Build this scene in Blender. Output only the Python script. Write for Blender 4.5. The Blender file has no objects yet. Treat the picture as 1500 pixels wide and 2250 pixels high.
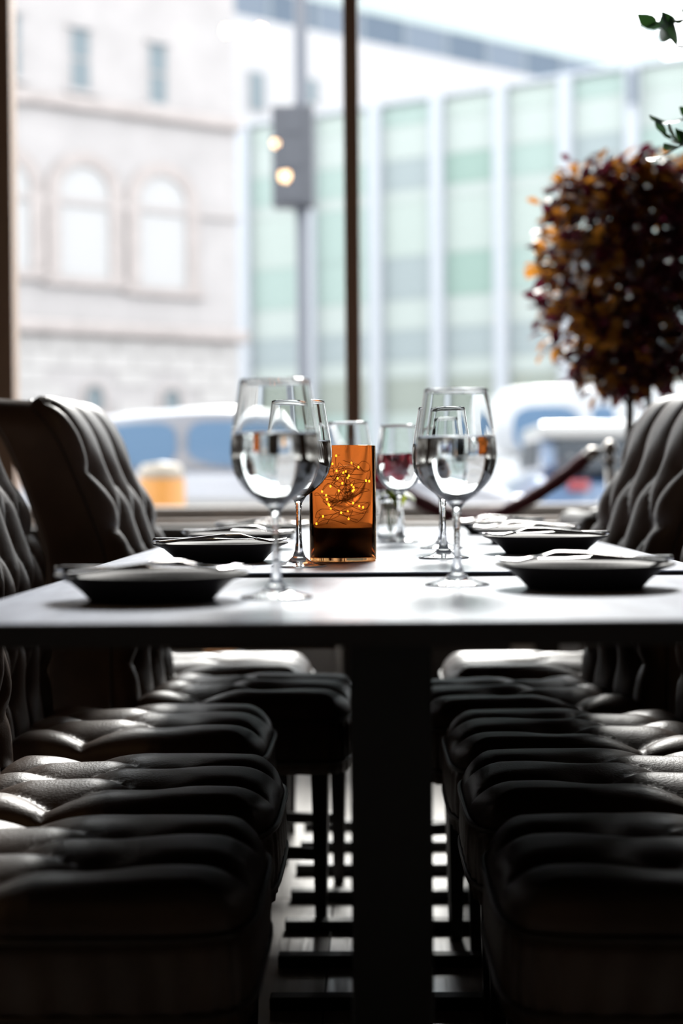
import bpy, bmesh, math, random
import numpy as np
from math import sin, cos, tan, pi, sqrt, radians as R
from mathutils import Vector, Matrix

C = bpy.context.scene.collection
SC = bpy.context.scene
random.seed(7)

# ------------------------------------------------------------------ camera
F = 3400.0                      # focal length in pixels of the 1500x2250 frame
CAMX, CAMD, CAMZ = -0.024, 1.39, 0.88
cam_data = bpy.data.cameras.new('camera')
cam = bpy.data.objects.new('camera', cam_data)
C.objects.link(cam)
cam_data.sensor_fit = 'VERTICAL'
cam_data.sensor_height = 36.0
cam_data.sensor_width = 24.0
cam_data.lens = F / 2250 * 36.0
cam_data.clip_start = 0.02
cam_data.clip_end = 500
cam.location = (CAMX, -CAMD, CAMZ)
cam.matrix_world = (Matrix.Translation((CAMX, -CAMD, CAMZ)) @ Matrix.Rotation(R(1.095), 4, 'Z')
                    @ Matrix.Rotation(R(90 - 0.994), 4, 'X') @ Matrix.Rotation(R(-0.45), 4, 'Z'))
cam_data.dof.use_dof = True
cam_data.dof.focus_distance = 2.3
cam_data.dof.aperture_fstop = 2.3
SC.camera = cam

# ------------------------------------------------------------------ world and exposure
world = bpy.data.worlds.new('overcast_sky')
SC.world = world
world.use_nodes = True
bg = world.node_tree.nodes['Background']
bg.inputs[0].default_value = (0.95, 0.975, 1.0, 1)
bg.inputs[1].default_value = 5.6
sun_d = bpy.data.lights.new('sun', 'SUN'); sun_d.energy = 6.6; sun_d.angle = R(15); sun_d.color = (1.0, 0.97, 0.93)
sun = bpy.data.objects.new('sun', sun_d); C.objects.link(sun)
sun.rotation_euler = (R(-56.5), 0, R(-3))      # high behind the houses opposite, shining into the room
SC.view_settings.view_transform = 'Standard'
SC.view_settings.look = 'None'
SC.view_settings.gamma = 1.0
SC.view_settings.use_curve_mapping = False
SC.view_settings.exposure = 0.0
try:
    SC.cycles.max_bounces = 14
    SC.cycles.transmission_bounces = 12
    SC.cycles.glossy_bounces = 4
    SC.cycles.diffuse_bounces = 3
    SC.cycles.transparent_max_bounces = 16
    SC.cycles.sample_clamp_indirect = 6.0
    SC.cycles.caustics_reflective = False
    SC.cycles.caustics_refractive = True
except Exception:
    pass

# ------------------------------------------------------------------ materials
MATS = {}
def mat(name, col, rough=0.5, metal=0.0, spec=0.5, bump=None, var=None, coat=0.0, trans=0.0, ior=1.5,
        emit=None, estr=0.0, sub=0.0, stretch=None):
    m = bpy.data.materials.new(name)
    m.use_nodes = True
    nt = m.node_tree
    b = nt.nodes['Principled BSDF']
    b.inputs['Base Color'].default_value = (*col, 1)
    b.inputs['Roughness'].default_value = rough
    b.inputs['Metallic'].default_value = metal
    b.inputs['Specular IOR Level'].default_value = spec
    b.inputs['Coat Weight'].default_value = coat
    b.inputs['Coat Roughness'].default_value = 0.12
    b.inputs['Transmission Weight'].default_value = trans
    b.inputs['IOR'].default_value = ior
    if emit:
        b.inputs['Emission Color'].default_value = (*emit, 1)
        b.inputs['Emission Strength'].default_value = estr
    tc = nt.nodes.new('ShaderNodeTexCoord')
    src = tc.outputs['Object']
    if stretch:
        mp = nt.nodes.new('ShaderNodeMapping')
        mp.inputs['Scale'].default_value = stretch
        nt.links.new(src, mp.inputs[0]); src = mp.outputs[0]
    if var:                      # (scale, amount) mottled colour
        n = nt.nodes.new('ShaderNodeTexNoise'); n.inputs['Scale'].default_value = var[0]
        n.inputs['Detail'].default_value = 5
        nt.links.new(src, n.inputs['Vector'])
        r = nt.nodes.new('ShaderNodeValToRGB')
        lo = [max(0, c * (1 - var[1])) for c in col]; hi = [min(1, c * (1 + var[1])) for c in col]
        r.color_ramp.elements[0].position = 0.3; r.color_ramp.elements[1].position = 0.7
        r.color_ramp.elements[0].color = (*lo, 1); r.color_ramp.elements[1].color = (*hi, 1)
        nt.links.new(n.outputs[0], r.inputs[0]); nt.links.new(r.outputs[0], b.inputs['Base Color'])
    if bump:                     # (scale, strength)
        n = nt.nodes.new('ShaderNodeTexNoise'); n.inputs['Scale'].default_value = bump[0]
        n.inputs['Detail'].default_value = 4
        nt.links.new(src, n.inputs['Vector'])
        bp = nt.nodes.new('ShaderNodeBump'); bp.inputs['Strength'].default_value = bump[1]
        bp.inputs['Distance'].default_value = 0.002
        nt.links.new(n.outputs[0], bp.inputs['Height']); nt.links.new(bp.outputs[0], b.inputs['Normal'])
    MATS[name] = m
    return m

def glass_mat(name, col, ior, rough=0.0):
    m = bpy.data.materials.new(name); m.use_nodes = True
    nt = m.node_tree; nt.nodes.clear()
    o = nt.nodes.new('ShaderNodeOutputMaterial'); g = nt.nodes.new('ShaderNodeBsdfGlass')
    g.inputs['Color'].default_value = (*col, 1); g.inputs['IOR'].default_value = ior
    g.inputs['Roughness'].default_value = rough
    nt.links.new(g.outputs[0], o.inputs[0]); MATS[name] = m
    return m

def pane_mat(name, tint=(1, 1, 1), refl=0.05):
    m = bpy.data.materials.new(name); m.use_nodes = True
    nt = m.node_tree; nt.nodes.clear()
    o = nt.nodes.new('ShaderNodeOutputMaterial'); mix = nt.nodes.new('ShaderNodeMixShader')
    t = nt.nodes.new('ShaderNodeBsdfTransparent'); t.inputs[0].default_value = (*tint, 1)
    g = nt.nodes.new('ShaderNodeBsdfGlossy'); g.inputs['Roughness'].default_value = 0.0
    mix.inputs[0].default_value = refl
    nt.links.new(t.outputs[0], mix.inputs[1]); nt.links.new(g.outputs[0], mix.inputs[2])
    nt.links.new(mix.outputs[0], o.inputs[0]); MATS[name] = m
    return m

def leaf_mat(name, col, tcol, fac=0.5):
    m = bpy.data.materials.new(name); m.use_nodes = True
    nt = m.node_tree; b = nt.nodes['Principled BSDF']; o = nt.nodes['Material Output']
    b.inputs['Base Color'].default_value = (*col, 1); b.inputs['Roughness'].default_value = 0.38
    t = nt.nodes.new('ShaderNodeBsdfTranslucent'); t.inputs[0].default_value = (*tcol, 1)
    mx = nt.nodes.new('ShaderNodeMixShader'); mx.inputs[0].default_value = fac
    nt.links.new(b.outputs[0], mx.inputs[1]); nt.links.new(t.outputs[0], mx.inputs[2])
    nt.links.new(mx.outputs[0], o.inputs[0]); MATS[name] = m
    return m

leather = mat('dark_brown_leather', (0.078, 0.050, 0.035), 0.40, spec=0.34, bump=(260, 0.25), var=(9, 0.25))
leather_trim = mat('leather_piping', (0.040, 0.027, 0.019), 0.38, spec=0.5)
dark_wood = mat('ebonised_wood', (0.010, 0.007, 0.006), 0.35, spec=0.4, bump=(60, 0.15), stretch=(1, 1, 0.1))
table_top = mat('grey_oak_laminate', (0.55, 0.60, 0.73), 0.25, spec=0.42, var=(7, 0.14), bump=(40, 0.02), stretch=(6, 1, 1))
table_edge = mat('black_edge_band', (0.012, 0.009, 0.009), 0.5)
black_metal = mat('black_powder_coat', (0.008, 0.008, 0.008), 0.45, spec=0.4, bump=(400, 0.1))
steel = mat('polished_steel', (0.40, 0.39, 0.385), 0.14, metal=1.0)
plate_black = mat('black_stoneware', (0.020, 0.017, 0.017), 0.55, spec=0.06, bump=(120, 0.1))
floor_wood = mat('pale_oak_floor', (0.50, 0.47, 0.44), 0.28, spec=0.7, var=(4, 0.22), bump=(14, 0.25), coat=0.5, stretch=(9, 0.6, 1))
wall_dark = mat('dark_painted_wall', (0.020, 0.014, 0.011), 0.6, bump=(30, 0.1))
ceil_mat = mat('dark_ceiling_paint', (0.02, 0.016, 0.014), 0.8, bump=(30, 0.1))
bronze = mat('bronze_window_frame', (0.32, 0.20, 0.13), 0.42, spec=0.5, bump=(90, 0.05))
sill_mat = mat('dark_sill_board', (0.06, 0.045, 0.036), 0.4)
plinth = mat('grey_concrete_plinth', (0.30, 0.30, 0.30), 0.7, bump=(20, 0.2), var=(5, 0.15))
pale_pier = mat('pale_plaster_pier', (0.55, 0.50, 0.46), 0.7, bump=(30, 0.2))
clear = glass_mat('clear_crystal', (0.99, 0.995, 0.99), 1.5)
water_m = glass_mat('still_water', (0.99, 0.995, 1.0), 1.33)
amber = glass_mat('amber_glass', (0.85, 0.585, 0.36), 1.10, 0.03)
win_glass = pane_mat('window_pane_glass', (0.985, 0.99, 0.985), 0.045)

# ------------------------------------------------------------------ mesh helpers
class MB:
    def __init__(s): s.v = []; s.f = []
    def add(s, v, f):
        n = len(s.v); s.v += [tuple(p) for p in v]; s.f += [tuple(i + n for i in q) for q in f]; return s
    def box(s, x0, x1, y0, y1, z0, z1, M=None):
        v = [(x0, y0, z0), (x1, y0, z0), (x1, y1, z0), (x0, y1, z0), (x0, y0, z1), (x1, y0, z1), (x1, y1, z1), (x0, y1, z1)]
        if M: v = [M @ Vector(p) for p in v]
        return s.add(v, [(0, 3, 2, 1), (4, 5, 6, 7), (0, 1, 5, 4), (1, 2, 6, 5), (2, 3, 7, 6), (3, 0, 4, 7)])
    def bbox(s, x0, x1, y0, y1, z0, z1, b=0.004, seg=2):
        bm = bmesh.new(); bmesh.ops.create_cube(bm, size=1)
        for v in bm.verts:
            v.co = Vector(((x0 + x1) / 2 + v.co.x * (x1 - x0), (y0 + y1) / 2 + v.co.y * (y1 - y0), (z0 + z1) / 2 + v.co.z * (z1 - z0)))
        bmesh.ops.bevel(bm, geom=list(bm.edges), offset=b, segments=seg, affect='EDGES', profile=0.5)
        bm.verts.index_update()
        s.add([v.co[:] for v in bm.verts], [[v.index for v in f.verts] for f in bm.faces]); bm.free(); return s
    def lathe(s, prof, n=32, closed=False, c=(0, 0, 0)):
        # prof: (r, z) from bottom to top; r==0 makes a pole
        rings = []; v = []; f = []
        for r, z in prof:
            if r <= 1e-7: rings.append([len(v)]); v.append((c[0], c[1], c[2] + z))
            else:
                rings.append(list(range(len(v), len(v) + n)))
                v += [(c[0] + r * cos(2 * pi * i / n), c[1] + r * sin(2 * pi * i / n), c[2] + z) for i in range(n)]
        pairs = list(zip(rings, rings[1:]))
        if closed: pairs.append((rings[-1], rings[0]))
        for a, b in pairs:
            for i in range(n):
                j = (i + 1) % n
                if len(a) == 1 and len(b) == 1: continue
                if len(a) == 1: f.append((a[0], b[j], b[i]))
                elif len(b) == 1: f.append((a[i], a[j], b[0]))
                else: f.append((a[i], a[j], b[j], b[i]))
        return s.add(v, f)
    def tube(s, pts, r, n=8, closed=False):
        P = [Vector(p) for p in pts]; rr = r if isinstance(r, (list, tuple)) else [r] * len(P)
        v = []; f = []; up = None; m = len(P)
        for i, p in enumerate(P):
            if closed: t = P[(i + 1) % m] - P[i - 1]
            else: t = P[min(i + 1, m - 1)] - P[max(i - 1, 0)]
            t.normalize()
            if up is None:
                up = Vector((0, 0, 1)) if abs(t.z) < 0.9 else Vector((1, 0, 0))
            a = up - t * up.dot(t)
            if a.length < 1e-6: a = Vector((1, 0, 0)) - t * t.x
            a.normalize(); up = a; b = t.cross(a)
            v += [p + (a * cos(2 * pi * k / n) + b * sin(2 * pi * k / n)) * rr[i] for k in range(n)]
        for i in range(m if closed else m - 1):
            for k in range(n):
                i2 = (i + 1) % m
                f.append((i * n + k, i * n + (k + 1) % n, i2 * n + (k + 1) % n, i2 * n + k))
        if not closed:
            f.append(tuple(range(n - 1, -1, -1))); f.append(tuple((m - 1) * n + k for k in range(n)))
        return s.add(v, f)
    def prism(s, poly, y0, y1, inset=0.0, cen=None):
        # poly: (x, z) outline; swept from y0 to y1
        n = len(poly)
        v = [(x, y0, z) for x, z in poly] + [(x, y1, z) for x, z in poly]
        f = [tuple(range(n)), tuple(range(2 * n - 1, n - 1, -1))]
        f += [(i, n + i, n + (i + 1) % n, (i + 1) % n) for i in range(n)]
        return s.add(v, f)
    def ball(s, c, r, nu=10, nv=6, sc=(1, 1, 1)):
        prof = [(r * sin(pi * k / nv), -r * cos(pi * k / nv)) for k in range(nv + 1)]
        k0 = len(s.v); s.lathe(prof, nu)
        s.v[k0:] = [(c[0] + x * sc[0], c[1] + y * sc[1], c[2] + z * sc[2]) for x, y, z in s.v[k0:]]
        return s
    def mesh(s, name, m, smooth=False):
        me = bpy.data.meshes.new(name); me.from_pydata(s.v, [], s.f)
        bm = bmesh.new(); bm.from_mesh(me); bmesh.ops.recalc_face_normals(bm, faces=bm.faces); bm.to_mesh(me); bm.free()
        if smooth:
            me.polygons.foreach_set('use_smooth', [True] * len(me.polygons))
        me.materials.append(m); return me
    def build(s, name, m, parent=None, smooth=False, loc=None):
        return link(name, s.mesh(name, m, smooth), parent, loc)

def link(name, me, parent=None, loc=None, rot=None):
    o = bpy.data.objects.new(name, me); C.objects.link(o)
    if parent: o.parent = parent
    if loc: o.location = loc
    if rot: o.rotation_euler = rot
    return o
def sharp(o, ang=35):
    me = o.data
    me.polygons.foreach_set('use_smooth', [True] * len(me.polygons))
    try: me.set_sharp_from_angle(angle=R(ang))
    except Exception: pass
    return o
def tag(o, label, cat, group=None):
    o['label'] = label; o['category'] = cat
    if group: o['group'] = group
    return o
def thing(name, label, cat, loc=(0, 0, 0), rz=0, group=None):
    o = bpy.data.objects.new(name, None); C.objects.link(o); o.empty_display_size = 0.05
    o.location = loc; o.rotation_euler = (0, 0, rz)
    return tag(o, label, cat, group)
def struct(o):
    o['kind'] = 'structure'; return o
def copy_tree(o, parent=None):
    c = o.copy(); C.objects.link(c)
    if parent: c.parent = parent
    for ch in list(o.children): copy_tree(ch, c)
    return c
def wy(d): return d - CAMD          # distance in front of the lens -> world Y
def hor(px): return 1066 - (px - 815) * 0.00785
def wx(px, d): return (px - 815) * d / F + CAMX
def wz(px, py, d): return CAMZ + (hor(px) - py) * d / F

# ------------------------------------------------------------------ the room
RX0, RX1, RY0, WY, CEIL = -2.75, 2.0, -3.6, wy(5.6), 4.2
fl = struct(MB().box(RX0 - 0.2, RX1 + 0.2, RY0 - 0.2, WY + 0.2, -0.12, -0.012).build('floor', mat('subfloor', (0.05, 0.045, 0.04), 0.8)))
plank_w = 0.165
plank_mesh = MB().bbox(0.0012, plank_w - 0.0012, 0.0012, 1.948, -0.012, 0, 0.0012, 1).mesh('plank', floor_wood)
i = 0
x = RX0
while x < RX1 - 0.05:
    off = random.uniform(0, 1.6)
    y = RY0 - off
    while y < WY:
        if y + 1.95 > RY0:
            y0 = max(y, RY0); y1 = min(y + 1.95, WY)
            if y0 == y and y1 == y + 1.95:
                link('plank', plank_mesh, fl, (x, y, 0))
            elif y1 - y0 > 0.05:
                MB().bbox(x + 0.0012, x + plank_w - 0.0012, y0 + 0.0012, y1 - 0.0012, -0.012, 0, 0.0012, 1).build('plank', floor_wood, fl)
        y += 1.95
    x += plank_w
struct(MB().box(RX0 - 0.2, RX1 + 0.2, RY0 - 0.2, WY + 0.2, CEIL, CEIL + 0.15).build('ceiling', ceil_mat))
struct(MB().box(RX0 - 0.2, RX0, RY0 - 0.2, WY + 0.2, 0, CEIL).build('wall_left', wall_dark))
struct(MB().box(RX1, RX1 + 0.2, RY0 - 0.2, WY + 0.2, 0, CEIL).build('wall_right', wall_dark))
struct(MB().box(RX0, RX1, RY0 - 0.2, RY0, 0, CEIL).build('wall_back', wall_dark))
wf = struct(MB().box(RX0, RX1, WY - 0.03, WY + 0.2, 0, 0.715).build('wall_front', wall_dark))
MB().bbox(RX0, RX1, WY - 0.12, WY + 0.12, 0.715, 0.738, 0.006).build('sill_board', sill_mat, wf)
MB().box(RX0, RX1, WY, WY + 0.2, 4.10, CEIL).build('header', wall_dark, wf)
px_ = RX0
while px_ < RX1 - 0.3:                                   # shallow raised panels under the sill
    MB().bbox(px_ + 0.06, px_ + 0.6, WY - 0.045, WY - 0.029, 0.38, 0.68, 0.006).build('panel', wall_dark, wf)
    px_ += 0.66
struct(MB().bbox(RX0, -0.15, WY - 0.16, WY - 0.031, 0, 0.315, 0.008).build('baseboard_front', plinth))
struct(MB().bbox(wx(1128, 5.4), wx(1178, 5.4), WY - 0.10, WY - 0.046, 0, 0.713, 0.006).build('trim_1', pale_pier))
MB().box(RX0, -1.535, WY, WY + 0.2, 0.7151, 4.10).build('side_wall', wall_dark, wf)
MB().box(1.62, RX1, WY, WY + 0.2, 0.7151, 4.10).build('side_wall', wall_dark, wf)
# mullions and panes
mulls = [(-1.42, 0.11), (wx(778, 5.6), 0.0275), (1.19, 0.03)]
for k, (mx, hw) in enumerate(mulls):
    o = struct(MB().bbox(mx - hw, mx + hw, WY - 0.035, WY + 0.07, 0.739, 4.099, 0.004).build('trim_%d' % (k + 2), bronze))
edges = [m for m, h in mulls] + [1.62]
hws = [h for m, h in mulls] + [0.0]
for k in range(len(edges) - 1):
    a, b = edges[k] + hws[k] + 0.001, edges[k + 1] - hws[k + 1] - 0.001
    w = struct(MB().bbox(a, b, WY + 0.0, WY + 0.06, 0.739, 0.755, 0.004).build('window_%d' % (k + 1), bronze))
    MB().bbox(a, b, WY + 0.0, WY + 0.06, 4.06, 4.099, 0.004).build('top_rail', bronze, w)
    MB().box(a, b, WY + 0.022, WY + 0.032, 0.755, 4.06).build('pane', win_glass, w)

# ------------------------------------------------------------------ outside: street
asphalt = mat('grey_asphalt', (0.32, 0.32, 0.33), 0.8, var=(2, 0.2), bump=(30, 0.3))
paving = mat('pale_paving', (0.42, 0.40, 0.38), 0.8, var=(3, 0.12))
stone = mat('pale_limestone', (0.266, 0.253, 0.253), 0.85, spec=0.1, var=(0.8, 0.07), bump=(6, 0.2))
stone_dark = mat('weathered_limestone', (0.255, 0.230, 0.223), 0.85, spec=0.1, var=(1.5, 0.12))
slit = mat('slit_window_glass', (0.120, 0.143, 0.157), 0.5, spec=0.08)
blind = mat('white_blind_glass', (0.251, 0.248, 0.251), 0.4)
struct(MB().box(-90, 120, WY + 7.0, WY + 130, -0.4, -0.12).build('road', asphalt))
struct(MB().box(-60, 60, WY + 0.21, WY + 6.99, -0.4, -0.05).build('pavement', paving))
parapet = thing('parapet', 'low pale stone parapet just outside the window', 'wall', (0, WY + 0.95, -0.05))
MB().bbox(-6, 4.2, -0.09, 0.09, 0, 0.80, 0.01).build('wall_body', mat('pale_parapet_stone', (0.34, 0.315, 0.30), 0.8, var=(2, 0.08)), parapet)
MB().bbox(-6, 4.2, -0.12, 0.12, 0.80, 0.845, 0.012).build('coping', mat('pale_coping_stone', (0.274, 0.252, 0.235), 0.7), parapet)

# ------------------------------------------------------------------ outside: buildings
class Facade:
    """a building whose front runs straight; local x along the front, local y into the building"""
    def __init__(s, name, label, px0, d0, ang):
        s.X0, s.d0 = wx(px0, d0), d0
        s.u = (cos(ang), sin(ang)); s.ang = ang
        s.o = thing(name, label, 'building', (s.X0, wy(d0), -0.12), ang)
    def t(s, px):
        k = (px - 815) / F
        return (k * s.d0 - (s.X0 - CAMX)) / (s.u[0] - k * s.u[1])
    def z(s, px, py):
        return wz(px, py, s.d0 + s.t(px) * s.u[1]) + 0.12
    def slab(s, name, m, t0, t1, z0, z1, y0, y1, parent=None, bev=0.0):
        b = MB()
        if bev: b.bbox(t0, t1, y0, y1, z0, z1, bev, 1)
        else: b.box(t0, t1, y0, y1, z0, z1)
        return b.build(name, m, parent or s.o)

# stone court-house on the left
B1 = Facade('stone_building', 'pale limestone building with slit windows and blind arches across the street', 300, 50, R(34))
tl, tr = B1.t(-500), B1.t(524)
B1.slab('wall', stone, tl, tr, 0, 24, 0, 9)
B1.slab('string_course', stone_dark, tl, tr + 0.15, B1.z(300, 262), B1.z(300, 236), -0.28, -0.002, bev=0.06)
B1.slab('cornice', stone_dark, tl, tr + 0.3, B1.z(300, 745), B1.z(300, 716), -0.42, -0.002, bev=0.1)
B1.slab('impost_band', mat('impost_limestone', (0.261, 0.244, 0.241), 0.85, spec=0.1), tl, tr + 0.1, B1.z(300, 466), B1.z(300, 448), -0.12, -0.002, bev=0.04)  # band slightly darker than the wall stone
# courses of rusticated blocks at street level
zb = B1.z(300, 745)
course_h = 0.52
row = 0
bz = zb - course_h
blk = mat('rusticated_limestone', (0.294, 0.283, 0.279), 0.85, spec=0.1, var=(1.5, 0.06))
holes = []
for pxc in (207, 377): 
    tc_ = B1.t(pxc); holes.append((tc_ - 0.42, tc_ + 0.42, B1.z(pxc, 905), B1.z(pxc, 838)))
while bz > 0.2:
    xx = B1.t(20) - 1.2 - (row % 2) * 0.6
    while xx < tr:
        x1 = min(xx + 1.2, tr + 0.06)
        if not any(xx < h[1] and x1 > h[0] and bz < h[3] and bz + course_h > h[2] for h in holes):
            MB().bbox(xx + 0.012, x1 - 0.012, -0.06, -0.001, bz + 0.012, bz + course_h - 0.012, 0.02, 1).build('block', blk, B1.o)
        xx += 1.2
    bz -= course_h; row += 1
def slit_window(Fc, pxc, py0, py1, w):
    t = Fc.t(pxc); z0, z1 = Fc.z(pxc, py1), Fc.z(pxc, py0)
    fr = MB().box(t - w / 2 - 0.08, t - w / 2, -0.05, 0.0, z0, z1).box(t + w / 2, t + w / 2 + 0.08, -0.05, 0.0, z0, z1) \
        .box(t - w / 2 - 0.12, t + w / 2 + 0.12, -0.14, 0.0, z1, z1 + 0.14).box(t - w / 2 - 0.2, t + w / 2 + 0.2, -0.18, 0.0, z0 - 0.16, z0).build('window', stone, Fc.o)
    MB().box(t - w / 2, t + w / 2, -0.03, -0.002, z0, z1).build('pane', slit, fr)
    MB().box(t - w / 2, t + w / 2, -0.05, -0.03, (z0 + z1) / 2 - 0.03, (z0 + z1) / 2 + 0.03).build('glazing_bar', stone_dark, fr)
for pxc, y0, y1 in ((184, 66, 200), (354, 100, 232), (30, 30, 170)):
    slit_window(B1, pxc, y0, y1, 0.62)
def arch_poly(hw, z0, zs, n=14):
    return [(-hw, z0), (hw, z0)] + [(hw * cos(pi * k / n), zs + hw * sin(pi * k / n)) for k in range(n + 1)]
def arch_window(Fc, pxc, py_top, py_bot, hw, pane_m, surround):
    t = Fc.t(pxc); z0, z1 = Fc.z(pxc, py_bot), Fc.z(pxc, py_top)
    zs = z1 - hw
    b = MB(); n = 14
    po, pi_ = arch_poly(hw + surround, z0, zs), arch_poly(hw, z0, zs)
    for k in range(len(po) - 1):
        if k == 0: continue
        q = [po[k], po[k + 1], pi_[k + 1], pi_[k]]
        b.prism([(t + x, z) for x, z in q], -0.13, 0.0)
    k = len(po) - 1
    b.prism([(t + x, z) for x, z in (po[k], po[0], pi_[0], pi_[k])], -0.13, 0.0)
    b.box(t - hw - surround - 0.15, t + hw + surround + 0.15, -0.22, 0, z0 - 0.28, z0)
    w = b.build('arched_window', stone_dark, Fc.o)
    MB().prism([(t + x, z) for x, z in pi_], -0.04, -0.002).build('pane', pane_m, w)
    return w
for pxc, yt, yb in ((190, 365, 612), (362, 388, 634), (12, 345, 590)):
    arch_window(B1, pxc, yt, yb, 0.86, blind, 0.42)
for pxc, yt, yb in ((207, 848, 905), (377, 856, 905)):
    arch_window(B1, pxc, yt, yb, 0.30, slit, 0.10)

# glazed office building on the right
gl_mats = [mat('mint_glass_pale', (0.267, 0.305, 0.289), 0.5, spec=0.08), mat('mint_glass', (0.220, 0.278, 0.261), 0.5, spec=0.08),
           mat('mint_glass_deep', (0.179, 0.246, 0.221), 0.5, spec=0.08), mat('grey_glass', (0.207, 0.239, 0.246), 0.5, spec=0.08),
           mat('white_spandrel', (0.279, 0.311, 0.300), 0.5, spec=0.08), mat('foliage_reflection_glass', (0.198, 0.220, 0.198), 0.5, spec=0.08)]  # the last tint paints reflected foliage into the lower panes
fin_m = mat('white_fin', (0.302, 0.319, 0.347), 0.5, spec=0.08)
B2 = Facade('glass_office_building', 'low office block faced in mint green glass with white vertical fins', 970, 75, R(-30))
xs_px = [548, 690, 835, 970, 1108, 1250, 1395, 1545, 1700, 1860]
ts = [B2.t(p) for p in xs_px]
ztop = B2.z(970, 222)
B2.slab('core', mat('pale_core', (0.262, 0.284, 0.284), 0.6, spec=0.1), ts[0], ts[-1], 0, ztop, 0.05, 8)
B2.slab('parapet_cap', fin_m, ts[0] - 0.1, ts[-1], ztop, ztop + 0.22, -0.25, 8, bev=0.03)
rows_py = [(222, 270, 0), (270, 345, 4), (345, 412, 1), (412, 440, 4), (440, 560, 0), (560, 655, 1), (655, 722, 4), (722, 790, 3), (790, 828, 4), (828, 905, 5), (905, 1065, 0)]
for c in range(len(ts) - 1):
    for (ya, yb, kind) in rows_py:
        z1, z0 = B2.z(970, ya), B2.z(970, yb)
        k = kind
        if k == 1 and c in (3,): k = 2
        if k == 1 and c in (2, 5): k = 3
        if k == 0 and random.random() < 0.25: k = 1
        MB().box(ts[c] + 0.02, ts[c + 1] - 0.02, -0.02, 0.049, z0 + 0.015, z1 - 0.015).build('glass_panel', gl_mats[k], B2.o)
for t in ts:
    B2.slab('fin', fin_m, t - 0.31, t + 0.31, 0, ztop, -0.45, -0.021, bev=0.03)
zc = B2.z(1403, 205)
B2.slab('banner', mat('slate_blue_cloth', (0.061, 0.080, 0.110), 0.6), B2.t(1395), B2.t(1411), B2.z(1403, 242), B2.z(1403, 168), -0.72, -0.66)
B2.slab('banner_bracket', fin_m, B2.t(1400), B2.t(1406), B2.z(1403, 240), B2.z(1403, 236), -0.66, -0.45)

# taller white block behind it
B3 = Facade('white_tower_block', 'tall white block with dark ribbon window and pale roof band behind the glass offices', 810, 130, R(38))
t0, t1 = B3.t(380), B3.t(1460)
za, zb_, zd = B3.z(810, 96), B3.z(810, 33), B3.z(1170, 2)
B3.slab('wall', mat('white_render', (0.288, 0.284, 0.293), 0.8, spec=0.1), t0, t1, 0, za, 0, 12)
rib = [mat('ribbon_glass_dark', (0.070, 0.090, 0.118), 0.5, spec=0.08), mat('ribbon_glass', (0.100, 0.120, 0.150), 0.5, spec=0.08)]
n = 12
post_m = mat('grey_ribbon_post', (0.15, 0.17, 0.19), 0.5, spec=0.08)
for k in range(n):
    a = t0 + (t1 - t0) * k / n; b = t0 + (t1 - t0) * (k + 1) / n
    B3.slab('ribbon_pane', rib[k % 2 if random.random() < 0.7 else 0], a + 0.14, b - 0.14, za, zb_, 0.06, 0.14)
    B3.slab('ribbon_post', post_m, a - 0.14, a + 0.14, za, zb_, -0.02, 0.15)
B3.slab('ribbon_back', rib[0], t0, t1, za, zb_, 0.16, 12)
B3.slab('roof_band', mat('pale_green_fascia', (0.257, 0.293, 0.293), 0.5, spec=0.08), t0, t1, zb_, zd, -0.02, 12, bev=0.02)
for pxc, ya, yb in ((570, 160, 250), (688, 175, 235)):
    t = B3.t(pxc); w = B3.slab('window', stone, t - 0.9, t + 0.9, B3.z(pxc, yb), B3.z(pxc, ya), -0.12, -0.005)
    B3.slab('pane', slit, t - 0.7, t + 0.7, B3.z(pxc, yb - 4), B3.z(pxc, ya + 4), -0.16, -0.121, parent=w)

# ------------------------------------------------------------------ outside: traffic signal, vehicles, delineator
grey_metal = mat('grey_signal_metal', (0.054, 0.059, 0.075), 0.5)
dark_signal = mat('dark_signal_housing', (0.030, 0.033, 0.043), 0.55)
sx, sy = wx(669, 16), wy(16)
sig = thing('traffic_signal', 'dark grey traffic signal head on a tall street pole', 'traffic light', (sx, sy, -0.12))
MB().lathe([(0, 0), (0.16, 0), (0.16, 0.05), (0.066, 0.12), (0.066, 6.6), (0.03, 6.66), (0, 6.66)], 20).build('pole', grey_metal, sig, True)
hz0, hz1 = wz(654, 460, 16) + 0.12, wz(654, 240, 16) + 0.12
MB().bbox(-0.30, 0.13, -0.16, 0.10, hz0, hz1, 0.03).build('signal_housing', dark_signal, sig)
for k in range(3):
    zz = hz0 + (hz1 - hz0) * (k + 0.5) / 3
    hood = []
    MB().tube([(-0.085, 0.10, zz), (-0.085, 0.30, zz - 0.02)], 0.13, 16).build('visor', dark_signal, sig, True)
    MB().bbox(-0.20, 0.03, -0.175, -0.161, zz - 0.13, zz + 0.13, 0.006).build('rear_cover', dark_signal, sig)
MB().bbox(-0.07, 0.07, -0.05, 0.05, hz1, hz1 + 0.06, 0.01).build('bracket', grey_metal, sig)

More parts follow.
